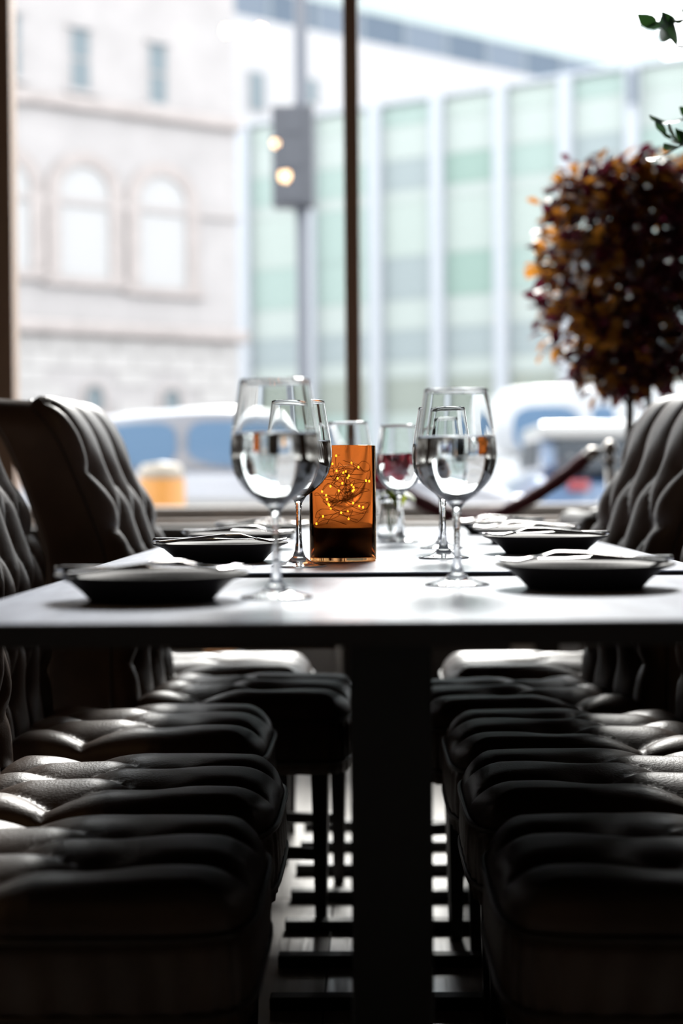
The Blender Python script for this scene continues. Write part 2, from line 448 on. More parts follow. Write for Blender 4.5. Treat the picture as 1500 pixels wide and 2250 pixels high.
tyre_m = mat('tyre_rubber', (0.02, 0.02, 0.02), 0.8)
car_glass = mat('blue_car_glass', (0.068, 0.116, 0.185), 0.5, spec=0.15)
dark_glass = mat('smoked_car_glass', (0.043, 0.050, 0.059), 0.5, spec=0.1)
silver = mat('silver_car_paint', (0.184, 0.190, 0.214), 0.3, metal=0.15, coat=0.8)
white_p = mat('white_car_paint', (0.312, 0.321, 0.335), 0.35, coat=0.6)
blue_p = mat('blue_car_paint', (0.049, 0.094, 0.178), 0.35, coat=0.7)
chrome = mat('chrome_trim', (0.6, 0.6, 0.62), 0.2, metal=1)
red_l = mat('red_lamp_lens', (0.190, 0.015, 0.023), 0.2)
def smooth_outline(pts, n=3):
    P = [Vector((x, z)) for x, z in pts]
    for _ in range(n):
        Q = []
        for k in range(len(P)):
            a, b = P[k], P[(k + 1) % len(P)]
            Q += [a * 0.8 + b * 0.2, a * 0.2 + b * 0.8]
        P = Q
    return [(p.x, p.y) for p in P]
def loft(poly, ys, insets, cz=None):
    """outline (x,z) swept through ys, shrinking about its middle by the given insets"""
    b = MB(); n = len(poly); v = []; f = []
    cx = sum(p[0] for p in poly) / n; cz = sum(p[1] for p in poly) / n
    L = max(p[0] for p in poly) - min(p[0] for p in poly); H = max(p[1] for p in poly) - min(p[1] for p in poly)
    for y, i in zip(ys, insets):
        sx_, sz_ = 1 - 2 * i / L, 1 - 2 * i / H
        v += [(cx + (x - cx) * sx_, y, cz + (z - cz) * sz_) for x, z in poly]
    for k in range(len(ys) - 1):
        f += [(k * n + i, k * n + (i + 1) % n, (k + 1) * n + (i + 1) % n, (k + 1) * n + i) for i in range(n)]
    f.append(tuple(range(n))); f.append(tuple((len(ys) - 1) * n + i for i in range(n - 1, -1, -1)))
    return b.add(v, f)
def wheel(parent, x, y, r, side):
    w = MB().lathe([(0, -0.1), (r * 0.62, -0.1), (r * 0.93, -0.1), (r, -0.06), (r, 0.06), (r * 0.93, 0.1), (r * 0.62, 0.1), (0, 0.1)], 24).build('wheel', tyre_m, parent, True)
    w.rotation_euler = (pi / 2, 0, 0); w.location = (x, y, r)
    h = MB().lathe([(0, 0.1), (r * 0.6, 0.1), (r * 0.6, 0.115), (r * 0.2, 0.13), (0, 0.13)], 16).build('hub_cap', chrome, w, True)
def vehicle(name, label, loc, rz, body, cab, wins, W, paint, glass, wheels, r, cab_in=0.16, roof_paint=None):
    v = thing(name, label, 'car', loc, rz)
    h = W / 2
    sharp(loft(smooth_outline(body, 2), [-h, -h + 0.05, -h + 0.16, h - 0.16, h - 0.05, h], [0.07, 0.02, 0, 0, 0.02, 0.07]).build('body', paint, v), 50)
    sharp(loft(smooth_outline(cab, 2), [-h + cab_in * .6, -h + cab_in, h - cab_in, h - cab_in * .6], [0.05, 0, 0, 0.05]).build('cabin', roof_paint or paint, v), 50)
    for poly in wins:                                        # side glass, both sides
        for s in (-1, 1):
            y0 = s * (h - cab_in * 0.6)
            MB().prism(smooth_outline(poly, 2), y0 - 0.015, y0 + 0.015).build('side_window', glass, v)
    for wx_ in wheels:
        for s in (-1, 1): wheel(v, wx_, s * (h - 0.1), r, s)
    return v
# silver crossover: front to the right, side towards the window
cd = 12.7
car = vehicle('silver_crossover', 'silver crossover car parked side-on behind the left chairs and wine glasses', (wx(1175, cd) - 4.5, wy(cd) + 0.9, -0.12), 0,
    [(0.05, 0.35), (0.0, 0.75), (0.08, 1.08), (1.2, 1.14), (3.15, 1.12), (4.05, 1.03), (4.42, 0.88), (4.5, 0.55), (4.42, 0.25), (0.2, 0.25)],
    [(0.2, 1.05), (0.42, 1.42), (0.9, 1.60), (1.9, 1.665), (2.5, 1.60), (3.25, 1.10)],
    [[(0.62, 1.16), (0.75, 1.40), (1.05, 1.52), (1.55, 1.535), (1.55, 1.16)], [(1.64, 1.16), (1.64, 1.535), (2.05, 1.54), (2.42, 1.50), (2.98, 1.16)]],
    1.8, silver, car_glass, (0.85, 3.6), 0.34)
for z0, z1, nm, m_ in ((0.80, 0.90, 'door_reflection_strip', mat('pale_reflection_strip', (0.190, 0.190, 0.190), 0.4)), (0.30, 0.42, 'rocker_trim', tyre_m)):  # pale strip stands in for the reflection along the doors
    MB().bbox(1.2, 3.2, -0.93, -0.89, z0, z1, 0.01).build(nm, m_, car)
MB().bbox(1.2, 1.35, -0.93, -0.895, 1.0, 1.03, 0.008).build('door_handle', chrome, car)
MB().bbox(2.25, 2.4, -0.93, -0.895, 1.0, 1.03, 0.008).build('door_handle', chrome, car)
MB().bbox(4.30, 4.44, -0.80, -0.45, 0.78, 0.90, 0.02).build('headlamp', chrome, car)
MB().bbox(2.75, 2.92, -1.02, -0.86, 1.14, 1.26, 0.03).build('wing_mirror', silver, car)
# white van further off on the right
vd = 19.6
sc_ = vd / F
vz = lambda py: wz(1200, py, vd) + 0.12
vx = lambda px: wx(px, vd) - wx(1070, vd)
van = vehicle('white_van', 'tall white van with blue tinted side windows behind the blue hatchback', (wx(1070, vd), wy(vd) + 0.95, -0.12), 0,
    [(0.02, 0.4), (0, 1.0), (0.06, 1.38), (3.6, 1.38), (4.6, 1.15), (4.7, 0.6), (4.6, 0.3), (0.1, 0.3)],
    [(0.03, 1.30), (0.08, 2.05), (0.25, 2.235), (2.8, 2.235), (3.1, 2.15), (3.75, 1.35)],
    [[(vx(1128), vz(992)), (vx(1128), vz(893)), (vx(1276), vz(893)), (vx(1276), vz(992))], [(vx(1300), vz(960)), (vx(1300), vz(893)), (vx(1352), vz(893)), (vx(1352), vz(960))]],
    1.9, white_p, car_glass, (0.9, 3.7), 0.34, cab_in=0.12)
# blue hatchback, rear towards the window
bd = 14.2
bl = vehicle('blue_hatchback', 'blue hatchback with roof highlight painted white, seen from behind, in front of the white van', (wx(1172, bd) + 0.85, wy(bd), -0.12), R(90),
    [(0.05, 0.4), (0.0, 0.7), (0.06, 1.12), (2.6, 1.08), (3.5, 0.95), (3.62, 0.6), (3.5, 0.3), (0.1, 0.3)],
    [(0.05, 1.05), (0.12, 1.38), (0.22, 1.53), (1.5, 1.55), (2.0, 1.46), (2.75, 1.05)],
    [[(0.5, 1.14), (0.5, 1.46), (1.2, 1.48), (1.2, 1.14)], [(1.28, 1.14), (1.28, 1.48), (1.75, 1.46), (2.35, 1.14)]],
    1.7, blue_p, dark_glass, (0.65, 2.85), 0.31, roof_paint=blue_p)
MB().bbox(0.02, 1.7, -0.80, 0.80, 1.40, 1.56, 0.06, 3).build('roof', mat('roof_highlight_white', (0.228, 0.228, 0.228), 0.3, coat=0.5), bl)  # bright highlight on the roof painted in as white
MB().bbox(0.0, 0.13, -0.64, 0.64, 1.10, 1.395, 0.03).build('rear_window', dark_glass, bl)
for s in (-1, 1): MB().bbox(-0.02, 0.10, s * 0.44 - 0.10, s * 0.44 + 0.10, 0.93, 1.03, 0.02).build('tail_lamp', red_l, bl)
MB().bbox(-0.08, 0.10, -0.82, 0.82, 0.42, 0.72, 0.04).build('rear_bumper', white_p, bl)
MB().bbox(-0.025, 0.03, -0.26, 0.26, 0.74, 0.86, 0.005).build('number_plate', white_p, bl)
# orange delineator on the pavement
dl = thing('traffic_delineator', 'stout orange traffic post with a white cap on the pavement', 'bollard', (wx(354, 10), wy(10), -0.05))
orange = mat('orange_plastic', (0.367, 0.160, 0.030), 0.5)
MB().lathe([(0, 0), (0.22, 0), (0.22, 0.05), (0.165, 0.07), (0.15, 0.98), (0, 0.98)], 28).build('post_body', orange, dl, False)
MB().lathe([(0, 0.981), (0.15, 0.981), (0.145, 1.03), (0.12, 1.075), (0, 1.09)], 28).build('cap', mat('cream_reflective_plastic', (0.209, 0.179, 0.144), 0.4), dl, True)
MB().lathe([(0.1575, 0.5), (0.162, 0.5), (0.1595, 0.65), (0.155, 0.65)], 28, True).build('reflective_band', white_p, dl, True)

# ------------------------------------------------------------------ tables
TL, TW = 0.68, 0.433
BAR_OFF = (-0.27, -0.045, 0.18)
def make_table():
    t = thing('dining_table', '', 'table')
    MB().bbox(-TW, TW, -TL / 2 + 0.0012, TL / 2 - 0.0012, 0.7585, 0.760, 0.0005, 1).build('tabletop', table_top, t)
    MB().bbox(-TW + 0.001, TW - 0.001, -TL / 2 + 0.0022, TL / 2 - 0.0022, 0.737, 0.7585, 0.0012, 1).build('edge_band', table_edge, t)
    MB().bbox(-0.30, 0.30, -0.22, 0.13, 0.727, 0.737, 0.002, 1).build('mounting_plate', black_metal, t)
    MB().bbox(-0.048, 0.0395, -0.086, -0.004, 0.022, 0.727, 0.004).build('column', black_metal, t)
    for off in BAR_OFF:
        MB().bbox(-0.2, 0.2, off - 0.017, off + 0.017, 0.0, 0.022, 0.003).build('foot_bar', black_metal, t)
    for a, b in ((-0.253, -0.062), (-0.028, 0.163)):
        MB().bbox(-0.03, 0.03, a, b, 0.002, 0.018, 0.002).build('spine_bar', black_metal, t)
    return t
tb = make_table()
tl_labels = ['grey-topped table nearest the camera, under the front pair of wine glasses',
             'grey-topped table carrying the amber glass lantern, second from the camera',
             'grey-topped table carrying the vase of red roses, third from the camera',
             'grey-topped table at the window end of the row']
for k in range(4):
    o = tb if k == 0 else copy_tree(tb)
    o.location = (0, TL * (k + 0.5), 0)
    o.scale = (1, 1, (0.757 if k == 0 else 0.763) / 0.76)          # the front table stands a few millimetres lower
    o['label'] = tl_labels[k]; o['group'] = 'dining tables pushed together in a row'

# ------------------------------------------------------------------ chairs
SD, SWH = 0.455, 0.208               # seat depth, half width
def seg_dist(px, py, segs):
    d = np.full(px.shape, 9.0)
    for (ax, ay, bx, by) in segs:
        vx_, vy_ = bx - ax, by - ay; L2 = vx_ * vx_ + vy_ * vy_
        t = np.clip(((px - ax) * vx_ + (py - ay) * vy_) / L2, 0, 1)
        d = np.minimum(d, np.hypot(px - ax - t * vx_, py - ay - t * vy_))
    return d
def tuft(px, py, segs, btn, pillow, amp):
    d = seg_dist(px, py, segs)
    db = np.full(px.shape, 9.0)
    for bx, by in btn: db = np.minimum(db, np.hypot(px - bx, py - by))
    p = np.clip(d / pillow, 0, 1); prof = np.sqrt(np.clip(1 - (1 - p) ** 2, 0, 1)) ** 0.9
    q = 1 - np.exp(-(db / 0.035) ** 1.2)
    return amp * (0.52 * prof * (0.45 + 0.55 * q) + 0.48 * q)
def grid_faces(nu, nv, off=0, flip=False):
    f = []
    for j in range(nv - 1):
        for i in range(nu - 1):
            q = (off + j * nu + i, off + j * nu + i + 1, off + (j + 1) * nu + i + 1, off + (j + 1) * nu + i)
            f.append(q[::-1] if flip else q)
    return f
def seat_cushion():
    rows = [(0.275, (-0.07, 0.07)), (0.150, (-0.14, 0, 0.14)), (0.030, (-0.07, 0.07))]
    btn = [(x, y) for x, ys in rows for y in ys]
    segs = []
    for (xa, ya), (xb, yb) in zip(rows, rows[1:]):
        for a in ya:
            for b in yb:
                if abs(a - b) < 0.08: segs.append((xa, a, xb, b))
    for y in rows[0][1]: segs.append((0.275, y, SD + 0.05, y * 1.12))
    for s in (-1, 1):
        segs.append((0.150, s * 0.14, 0.140, s * 0.3))
        segs.append((0.030, s * 0.07, -0.1, s * 0.09))
    nu, nv = 73, 73
    # rounded-square map of the unit square
    U, V = np.meshgrid(np.linspace(-1, 1, nu), np.linspace(-1, 1, nv))
    U = np.sin(U * pi / 2 * 0.86) / sin(pi / 2 * 0.86); V = np.sin(V * pi / 2 * 0.86) / sin(pi / 2 * 0.86)
    k = 0.10
    X = SD / 2 + SD / 2 * U * (1 - k * (V ** 6)); Y = SWH * V * (1 - k * (np.abs(U) ** 6))
    e = np.minimum(1 - np.abs(U), 1 - np.abs(V)) * SWH
    edge = np.sqrt(np.clip(1 - (1 - np.clip(e / 0.055, 0, 1)) ** 2, 0, 1))
    h = tuft(X, Y, segs, btn, 0.052, 0.036)
    dome = 0.010 * (1 - U ** 2) * (1 - V ** 2)
    Z = 0.412 + edge * (0.014 + h + dome)
    b = MB()
    n = nu * nv
    v = list(zip(X.ravel(), Y.ravel(), Z.ravel())) + list(zip(X.ravel(), Y.ravel(), np.full(n, 0.408)))
    f = grid_faces(nu, nv) + grid_faces(nu, nv, n, True)
    bd = [j for j in range(nu)] + [j * nu + nu - 1 for j in range(1, nv)] + [(nv - 1) * nu + i for i in range(nu - 2, -1, -1)] + [j * nu for j in range(nv - 2, 0, -1)]
    for a, c in zip(bd, bd[1:] + bd[:1]): f.append((a, n + a, n + c, c))
    b.add(v, f)
    loop = [Vector((X.ravel()[i], Y.ravel()[i], 0)) for i in bd]
    zs = []
    for (bx, by) in btn:
        i = np.argmin(np.hypot(X - bx, Y - by)); zs.append((bx, by, Z.ravel()[i]))
    return b, loop, zs
def back_profile(z):                # how far the face leans back at height z
    ks = [(0.40, 0.0), (0.68, 0.0), (0.76, 0.014), (0.85, 0.047), (0.93, 0.080), (1.0, 0.115), (1.04, 0.150), (1.075, 0.20)]
    for (a, xa), (b, xb) in zip(ks, ks[1:]):
        if z <= b: 
            t = (z - a) / (b - a); return xa + (xb - xa) * t
    return ks[-1][1]
def backrest():
    Z0, Z1 = 0.40, 1.072; V = Z1 - Z0
    c = 0.118
    rows = [(0.12, (-c, 0, c)), (0.255, (-c * 1.5, -c / 2, c / 2, c * 1.5)), (0.385, (-c, 0, c)), (0.51, (-c * 1.4, -c / 2, c / 2, c * 1.4))]
    btn = [(u, v) for v, us in rows for u in us]
    segs = []
    for (va, ua), (vb, ub) in zip(rows, rows[1:]):
        for a in ua:
            for b_ in ub:
                if abs(a - b_) < c * 0.7: segs.append((a, va, b_, vb))
    for u in rows[0][1]: segs.append((u, 0.12, u, -0.1))
    for u in rows[-1][1]: segs.append((u, 0.51, u * 1.1, 0.78))
    for v, us in rows:
        for s in (-1, 1): segs.append((s * max(us), v, s * 0.3, v + 0.02))
    nu, nv = 65, 81
    uu = np.sin(np.linspace(-1, 1, nu) * pi / 2 * 0.86) / sin(pi / 2 * 0.86)
    vv = np.linspace(0, 1, nv); vv = vv ** 0.9
    r = 0.075
    X = np.zeros((nv, nu)); Y = X.copy(); Zc = X.copy(); E = X.copy(); PV = X.copy()
    for j, v in enumerate(vv):
        vz_ = v * V; s = max(0.0, vz_ - (V - r))
        hw = SWH - r + sqrt(max(r * r - s * s, 0)) if s > 0 else SWH
        hw = max(hw, 0.13)
        Y[j] = uu * hw; PV[j] = vz_; Zc[j] = Z0 + vz_
        E[j] = np.minimum((1 - np.abs(uu)) * hw, V - vz_ + 0.0)
    edge = np.sqrt(np.clip(1 - (1 - np.clip(E / 0.045, 0, 1)) ** 2, 0, 1))
    h = tuft(Y, PV, segs, btn, 0.044, 0.036)
    lean = np.vectorize(back_profile)(Zc)
    k = np.ones(7) / 7
    for i in range(nu):
        l = np.pad(lean[:, i], 3, mode='edge'); lean[:, i] = np.convolve(l, k, 'valid')
    slope = np.gradient(lean[:, 0], Zc[:, 0])[:, None]
    nx, nz = 1 / np.sqrt(1 + slope ** 2), slope / np.sqrt(1 + slope ** 2)
    off = edge * (0.012 + h) - 0.020
    XF = -lean + off * nx; ZF = Zc + off * nz
    th = 0.165 - 0.035 * (PV / V)
    back_round = (1 - np.sqrt(np.clip(1 - (1 - np.clip(E / 0.03, 0, 1)) ** 2, 0, 1))) * 0.02
    XB = -lean - (th - back_round); ZB = Zc - 0.006 * (PV / V) ** 8
    n = nu * nv
    v = list(zip(XF.ravel(), Y.ravel(), ZF.ravel())) + list(zip(XB.ravel(), Y.ravel(), ZB.ravel()))
    f = grid_faces(nu, nv) + grid_faces(nu, nv, n, True)
    bd = [j for j in range(nu)] + [j * nu + nu - 1 for j in range(1, nv)] + [(nv - 1) * nu + i for i in range(nu - 2, -1, -1)] + [j * nu for j in range(nv - 2, 0, -1)]
    for a, c2 in zip(bd, bd[1:] + bd[:1]): f.append((a, n + a, n + c2, c2))
    b = MB().add(v, f)
    top = [Vector((XF.ravel()[i] - 0.001, Y.ravel()[i], ZF.ravel()[i])) for i in bd if i >= nu or True]
    top = top[nu - 1:]                    # right edge, top, left edge
    bz = []
    for (bu, bv) in btn:
        i = np.argmin(np.hypot(Y - bu, PV - bv)); bz.append((XF.ravel()[i], Y.ravel()[i], ZF.ravel()[i]))
    return b, top, bz
def make_chair():
    c = thing('dining_chair', '', 'chair')
    sb, loop, zs = seat_cushion()
    sb.build('seat_cushion', leather, c, True)
    # boxed skirt with soft pleats
    lp = loop; n = len(lp); cen = Vector((SD / 2, 0, 0)); b = MB(); lev = [(0.410, 0.0), (0.395, 0.004), (0.355, 0.006), (0.33, 0.003), (0.305, 0.0)]
    v = []; f = []
    for z, o_ in lev:
        for i, p in enumerate(lp):
            dr = (p - cen).normalized()
            v.append(tuple(p + dr * (o_ - 0.003 + 0.0022 * sin(i * 0.9) * (1 if z < 0.40 else 0)) + Vector((0, 0, z))))
    for j in range(len(lev) - 1):
        for i in range(n): f.append((j * n + i, j * n + (i + 1) % n, (j + 1) * n + (i + 1) % n, (j + 1) * n + i))
    f.append(tuple(range(n))); f.append(tuple((len(lev) - 1) * n + i for i in range(n - 1, -1, -1)))
    b.add(v, f).build('seat_skirt', leather, c, True)
    for z, o_ in ((0.412, 0.003), (0.33, 0.003)):
        MB().tube([p + (p - cen).normalized() * o_ + Vector((0, 0, z)) for p in lp[::3]], 0.0042, 6, True).build('piping', leather_trim, c, True)
    bb, top, bz = backrest()
    bb.build('backrest', leather, c, True)
    MB().tube(top[::3], 0.0036, 6).build('back_piping', leather_trim, c, True)
    btn = MB().lathe([(0, -0.004), (0.007, -0.003), (0.0085, 0.0), (0.006, 0.0035), (0, 0.0045)], 10).mesh('button', leather_trim, True)
    for p in zs: link('button', btn, c, (p[0], p[1], p[2] + 0.001))
    for p in bz: link('button', btn, c, (p[0] + 0.001, p[1], p[2]), (0, pi / 2, 0))
    lg = 0.165
    for s in (-1, 1):
        for x, splay in ((SD - 0.06, 0.0), (-0.06, -0.05)):
            m = MB(); w = 0.016
            a = Matrix.Translation((0, 0, 0))
            vv = []
            for z, ww, ox in ((0.0, 0.011, splay), (0.306, 0.017, 0.0)):
                vv += [(x + ox - ww, s * lg - ww, z), (x + ox + ww, s * lg - ww, z), (x + ox + ww, s * lg + ww, z), (x + ox - ww, s * lg + ww, z)]
            m.add(vv, [(0, 3, 2, 1), (4, 5, 6, 7), (0, 1, 5, 4), (1, 2, 6, 5), (2, 3, 7, 6), (3, 0, 4, 7)])
            m.build('leg', dark_wood, c)
        MB().bbox(-0.08, SD - 0.072, s * lg - 0.009, s * lg + 0.009, 0.128, 0.152, 0.003).build('side_stretcher', dark_wood, c)
        MB().bbox(-0.13, -0.03, s * 0.14 - 0.02, s * 0.14 + 0.02, 0.31, 0.47, 0.006).build('back_post', dark_wood, c)
    MB().bbox(0.17, 0.194, -lg + 0.009, lg - 0.009, 0.130, 0.150, 0.003).build('cross_stretcher', dark_wood, c)
    return c
chair0 = make_chair()
ordn = ['nearest the camera', 'second from the camera', 'third from the camera', 'fourth, back rising above plates', 'at the window end']
left = [(0.585, 1.79, 0), (0.59, 2.24, 0), (0.64, 2.79, 0), (0.485, 3.295, -5), (0.605, 3.745, 0)]
right = [(0.592, 1.79, 0), (0.59, 2.27, 0), (0.585, 2.70, 0), (0.514, 3.22, 11), (0.625, 3.72, 0)]
first = True
for side, rowd in (('left', left), ('right', right)):
    for k, (lat, d, a) in enumerate(rowd):
        o = chair0 if first else copy_tree(chair0); first = False
        if side == 'left':
            o.location = (-lat + CAMX, wy(d), 0); o.rotation_euler = (0, 0, R(a))
        else:
            o.location = (lat + CAMX, wy(d), 0); o.rotation_euler = (0, 0, pi + R(a))
        o['label'] = 'dark tufted leather chair on the %s, %s' % (side, ordn[k])
        o['group'] = 'tufted leather chairs along the %s side of the tables' % side

# ------------------------------------------------------------------ place settings
TZ = 0.763
def top_z(d): return 0.757 if d < 2.05 else TZ
def make_plate():
    prof = [(0, 0.004), (0.060, 0.004), (0.062, 0.0), (0.066, 0.0), (0.069, 0.003), (0.075, 0.010), (0.088, 0.021), (0.104, 0.0272),
            (0.1055, 0.0285), (0.104, 0.0298), (0.087, 0.0248), (0.073, 0.0145), (0.062, 0.0085), (0, 0.008)]
    return MB().lathe(prof, 56).mesh('dinner_plate', plate_black, True)
plate_me = make_plate()
def knife_mesh():
    b = MB()
    v = []; st = [(-0.11, 0.005, 0.0028), (-0.105, 0.0075, 0.0035), (-0.05, 0.0068, 0.0032), (-0.012, 0.0052, 0.0026), (0.0, 0.0058, 0.0018), (0.02, 0.0092, 0.0011), (0.08, 0.0098, 0.0009), (0.103, 0.006, 0.0007), (0.111, 0.001, 0.0005)]
    n = 8
    for x, w, t in st:
        for k in range(n): v.append((x, w * cos(2 * pi * k / n), t * sin(2 * pi * k / n)))
    f = []
    for j in range(len(st) - 1):
        for k in range(n): f.append((j * n + k, j * n + (k + 1) % n, (j + 1) * n + (k + 1) % n, (j + 1) * n + k))
    f.append(tuple(range(n))); f.append(tuple((len(st) - 1) * n + k for k in range(n - 1, -1, -1)))
    return b.add(v, f).mesh('table_knife', steel, True)
def fork_mesh():
    b = MB(); n = 8
    st = [(-0.10, 0.007, 0.0022, 0.0), (-0.094, 0.0095, 0.0026, 0.0), (-0.05, 0.006, 0.0024, 0.004), (0.0, 0.0034, 0.0026, 0.009), (0.03, 0.0036, 0.0022, 0.010), (0.042, 0.011, 0.0016, 0.007), (0.058, 0.0122, 0.0013, 0.003)]
    v = []; f = []
    for x, w, t, z in st:
        for k in range(n): v.append((x, w * cos(2 * pi * k / n), z + t * sin(2 * pi * k / n)))
    for j in range(len(st) - 1):
        for k in range(n): f.append((j * n + k, j * n + (k + 1) % n, (j + 1) * n + (k + 1) % n, (j + 1) * n + k))
    f.append(tuple(range(n))); f.append(tuple((len(st) - 1) * n + k for k in range(n - 1, -1, -1)))
    b.add(v, f)
    for y in (-0.0096, -0.0032, 0.0032, 0.0096):
        b.tube([(0.055, y, 0.0036), (0.075, y, 0.0), (0.09, y, 0.001), (0.10, y * 0.95, 0.004)], [0.0019, 0.0017, 0.0015, 0.0007], 6)
    return b.mesh('table_fork', steel, True)
km, fm = knife_mesh(), fork_mesh()
RIM = TZ + 0.0298
# (X, distance, knife angle, knife dy, fork angle, fork dy, where)
settings = [
    (-0.262, 1.672, 2, 0.030, 28, -0.018, 'front left plate'),
    (-0.258, 2.40, -3, 0.028, 5, -0.03, 'second left plate'),
    (-0.270, 2.88, 3, 0.022, -6, -0.028, 'third left plate'),
    (-0.270, 3.48, -4, 0.026, 6, -0.024, 'left plate nearest the window'),
    (0.226, 1.822, 178, 0.036, 170, -0.006, 'front right plate'),
    (0.270, 2.62, 176, 0.020, 187, -0.032, 'second right plate'),
    (0.282, 3.06, 181, 0.026, 174, -0.026, 'third right plate'),
    (0.272, 3.62, 177, 0.022, 184, -0.028, 'right plate nearest the window')]
where_pl = ['nearest the camera on the left, before the front wine glass', 'second along the left edge of the tables', 'third along the left edge of the tables', 'at the window end of the left edge',
            'nearest the camera on the right edge', 'second along the right edge of the tables', 'third along the right edge of the tables', 'at the window end of the right edge']
for (x, d, ka, kdy, fa, fdy, wh), wp in zip(settings, where_pl):
    tag(link('dinner_plate', plate_me, None, (x, wy(d), top_z(d))), 'black stoneware plate, ' + wp, 'plate', 'black plates set along the tables')
    s = 1 if abs(ka) < 90 else -1
    tag(link('table_knife', km, None, (x, wy(d) + kdy, RIM + top_z(d) - TZ + 0.0035), (0, 0, R(ka))), 'steel table knife lying across the ' + wh, 'knife', 'knives laid across the plates')
    tag(link('table_fork', fm, None, (x + s * 0.004, wy(d) + fdy, RIM + top_z(d) - TZ + 0.0022), (0, 0, R(fa))), 'steel fork lying across the ' + wh, 'fork', 'forks laid across the plates')

# ------------------------------------------------------------------ wine glasses
def glass_bowl_r(z):                 # outer radius of the bowl, z from its bottom 0.098
    ks = [(0.098, 0.005), (0.102, 0.012), (0.108, 0.022), (0.117, 0.0325), (0.129, 0.0415), (0.143, 0.0472), (0.158, 0.0493), (0.175, 0.0485), (0.195, 0.0455), (0.216, 0.0418), (0.238, 0.0385)]
    zz = [k[0] for k in ks]; rr = [k[1] for k in ks]
    return float(np.interp(z, zz, rr))
def smooth_r(zs):
    r = np.array([glass_bowl_r(z) for z in zs])
    for _ in range(3):
        r[1:-1] = 0.25 * r[:-2] + 0.5 * r[1:-1] + 0.25 * r[2:]
    return r
zs_b = np.linspace(0.098, 0.238, 36); rs_b = smooth_r(zs_b)
def make_glass():
    g = thing('wine_glass', '', 'wine glass')
    prof = [(0, 0.0), (0.036, 0.0), (0.0395, 0.0008), (0.0400, 0.0018), (0.037, 0.0030), (0.026, 0.0052), (0.016, 0.0088), (0.009, 0.0150), (0.0058, 0.024), (0.0044, 0.040), (0.0040, 0.060), (0.0042, 0.080), (0.0052, 0.092)]
    prof += [(r, z) for r, z in zip(rs_b[1:], zs_b[1:])]
    prof += [(rs_b[-1] - 0.0006, 0.2386)]
    inner = [(max(r - 0.0013, 0.0), z) for r, z in zip(rs_b, zs_b) if z > 0.1035]
    prof += inner[::-1] + [(0, 0.1025)]
    MB().lathe(prof, 64).build('crystal', clear, g, True)
    return g
def make_water(level):
    w = [(0, 0.1023)] + [(r - 0.0011, z) for r, z in zip(rs_b, zs_b) if 0.1035 < z < level]
    rl = float(np.interp(level, zs_b, rs_b)) - 0.0011
    w += [(rl, level), (rl - 0.0015, level - 0.0004), (0, level - 0.0006)]
    return MB().lathe(w, 64).mesh('water', water_m, True)
wat = make_water(0.181)
g0 = make_glass()
link('water', wat, g0)
glasses = [(-0.128, 1.690, 'front left wine glass, nearest the camera, half full of water'),
           (0.080, 1.883, 'front right wine glass half full of water, beside the right plate'),
           (-0.128, 2.22, 'wine glass of water just left of the amber lantern'),
           (0.090, 2.447, 'wine glass directly behind the front right one'),
           (0.104, 2.82, 'wine glass third in line on the right, furthest behind the front right one'),
           (-0.068, 2.98, 'wine glass of water standing behind the amber lantern'),
           (0.034, 3.16, 'wine glass of water in front of the red roses')]
for k, (x, d, lab) in enumerate(glasses):
    o = g0 if k == 0 else copy_tree(g0)
    o.location = (x, wy(d), top_z(d)); o.rotation_euler = (0, 0, 0.3 * k); tag(o, lab, 'wine glass', 'wine glasses on the tables')

# ------------------------------------------------------------------ amber lantern
CR, CH = 0.0515, 0.178
lan = thing('amber_lantern', 'amber glass cylinder lantern with tiny lights and dark base on second table', 'lantern', (-0.068, wy(2.40), TZ))
MB().lathe([(0, 0), (CR - 0.002, 0), (CR, 0.002), (CR, CH - 0.001), (CR - 0.001, CH), (CR - 0.0022, CH - 0.001), (CR - 0.0022, 0.006), (0, 0.006)], 72).build('glass_cylinder', amber, lan, True)
MB().lathe([(0, 0.0065), (CR - 0.0024, 0.0065), (CR - 0.0024, 0.050), (CR - 0.006, 0.052), (0, 0.052)], 40).build('dark_base', mat('dark_filling', (0.012, 0.008, 0.006), 0.5), lan, True)
wire_m = mat('copper_wire', (0.16, 0.07, 0.025), 0.4, metal=0.7)
bulb_m = mat('warm_fairy_bulb', (1, 0.7, 0.2), 0.3, emit=(1.0, 0.58, 0.06), estr=9)
rnd = random.Random(5)
bulb_me = MB().ball((0, 0, 0), 0.0014, 8, 6, (1, 1, 1.3)).mesh('fairy_bulb', bulb_m, True)
for wv in range(5):
    pts = []; a = rnd.uniform(0, 6.28); z = 0.058
    rr = 0.03
    for k in range(34):
        a += rnd.uniform(0.35, 1.1) * (1 if wv % 2 else -1); rr = min(0.044, max(0.008, rr + rnd.uniform(-0.013, 0.013)))
        z = 0.058 + 0.092 * (k / 33.0) ** 0.9 + rnd.uniform(-0.012, 0.012)
        pts.append((rr * cos(a), rr * sin(a), max(0.056, z)))
    P = [Vector(p) for p in pts]; Q = []
    for k in range(len(P) - 1):
        p0, p1, p2, p3 = P[max(k - 1, 0)], P[k], P[k + 1], P[min(k + 2, len(P) - 1)]
        for t in (0, .33, .66):
            Q.append(0.5 * ((2 * p1) + (p2 - p0) * t + (2 * p0 - 5 * p1 + 4 * p2 - p3) * t * t + (3 * p1 - p0 - 3 * p2 + p3) * t ** 3))
    MB().tube(Q, 0.00042, 5).build('light_string', wire_m, lan, True)
    for k in range(2, 34, 5):
        p = P[k]
        if rnd.random() < 0.92: link('fairy_bulb', bulb_me, lan, p[:])

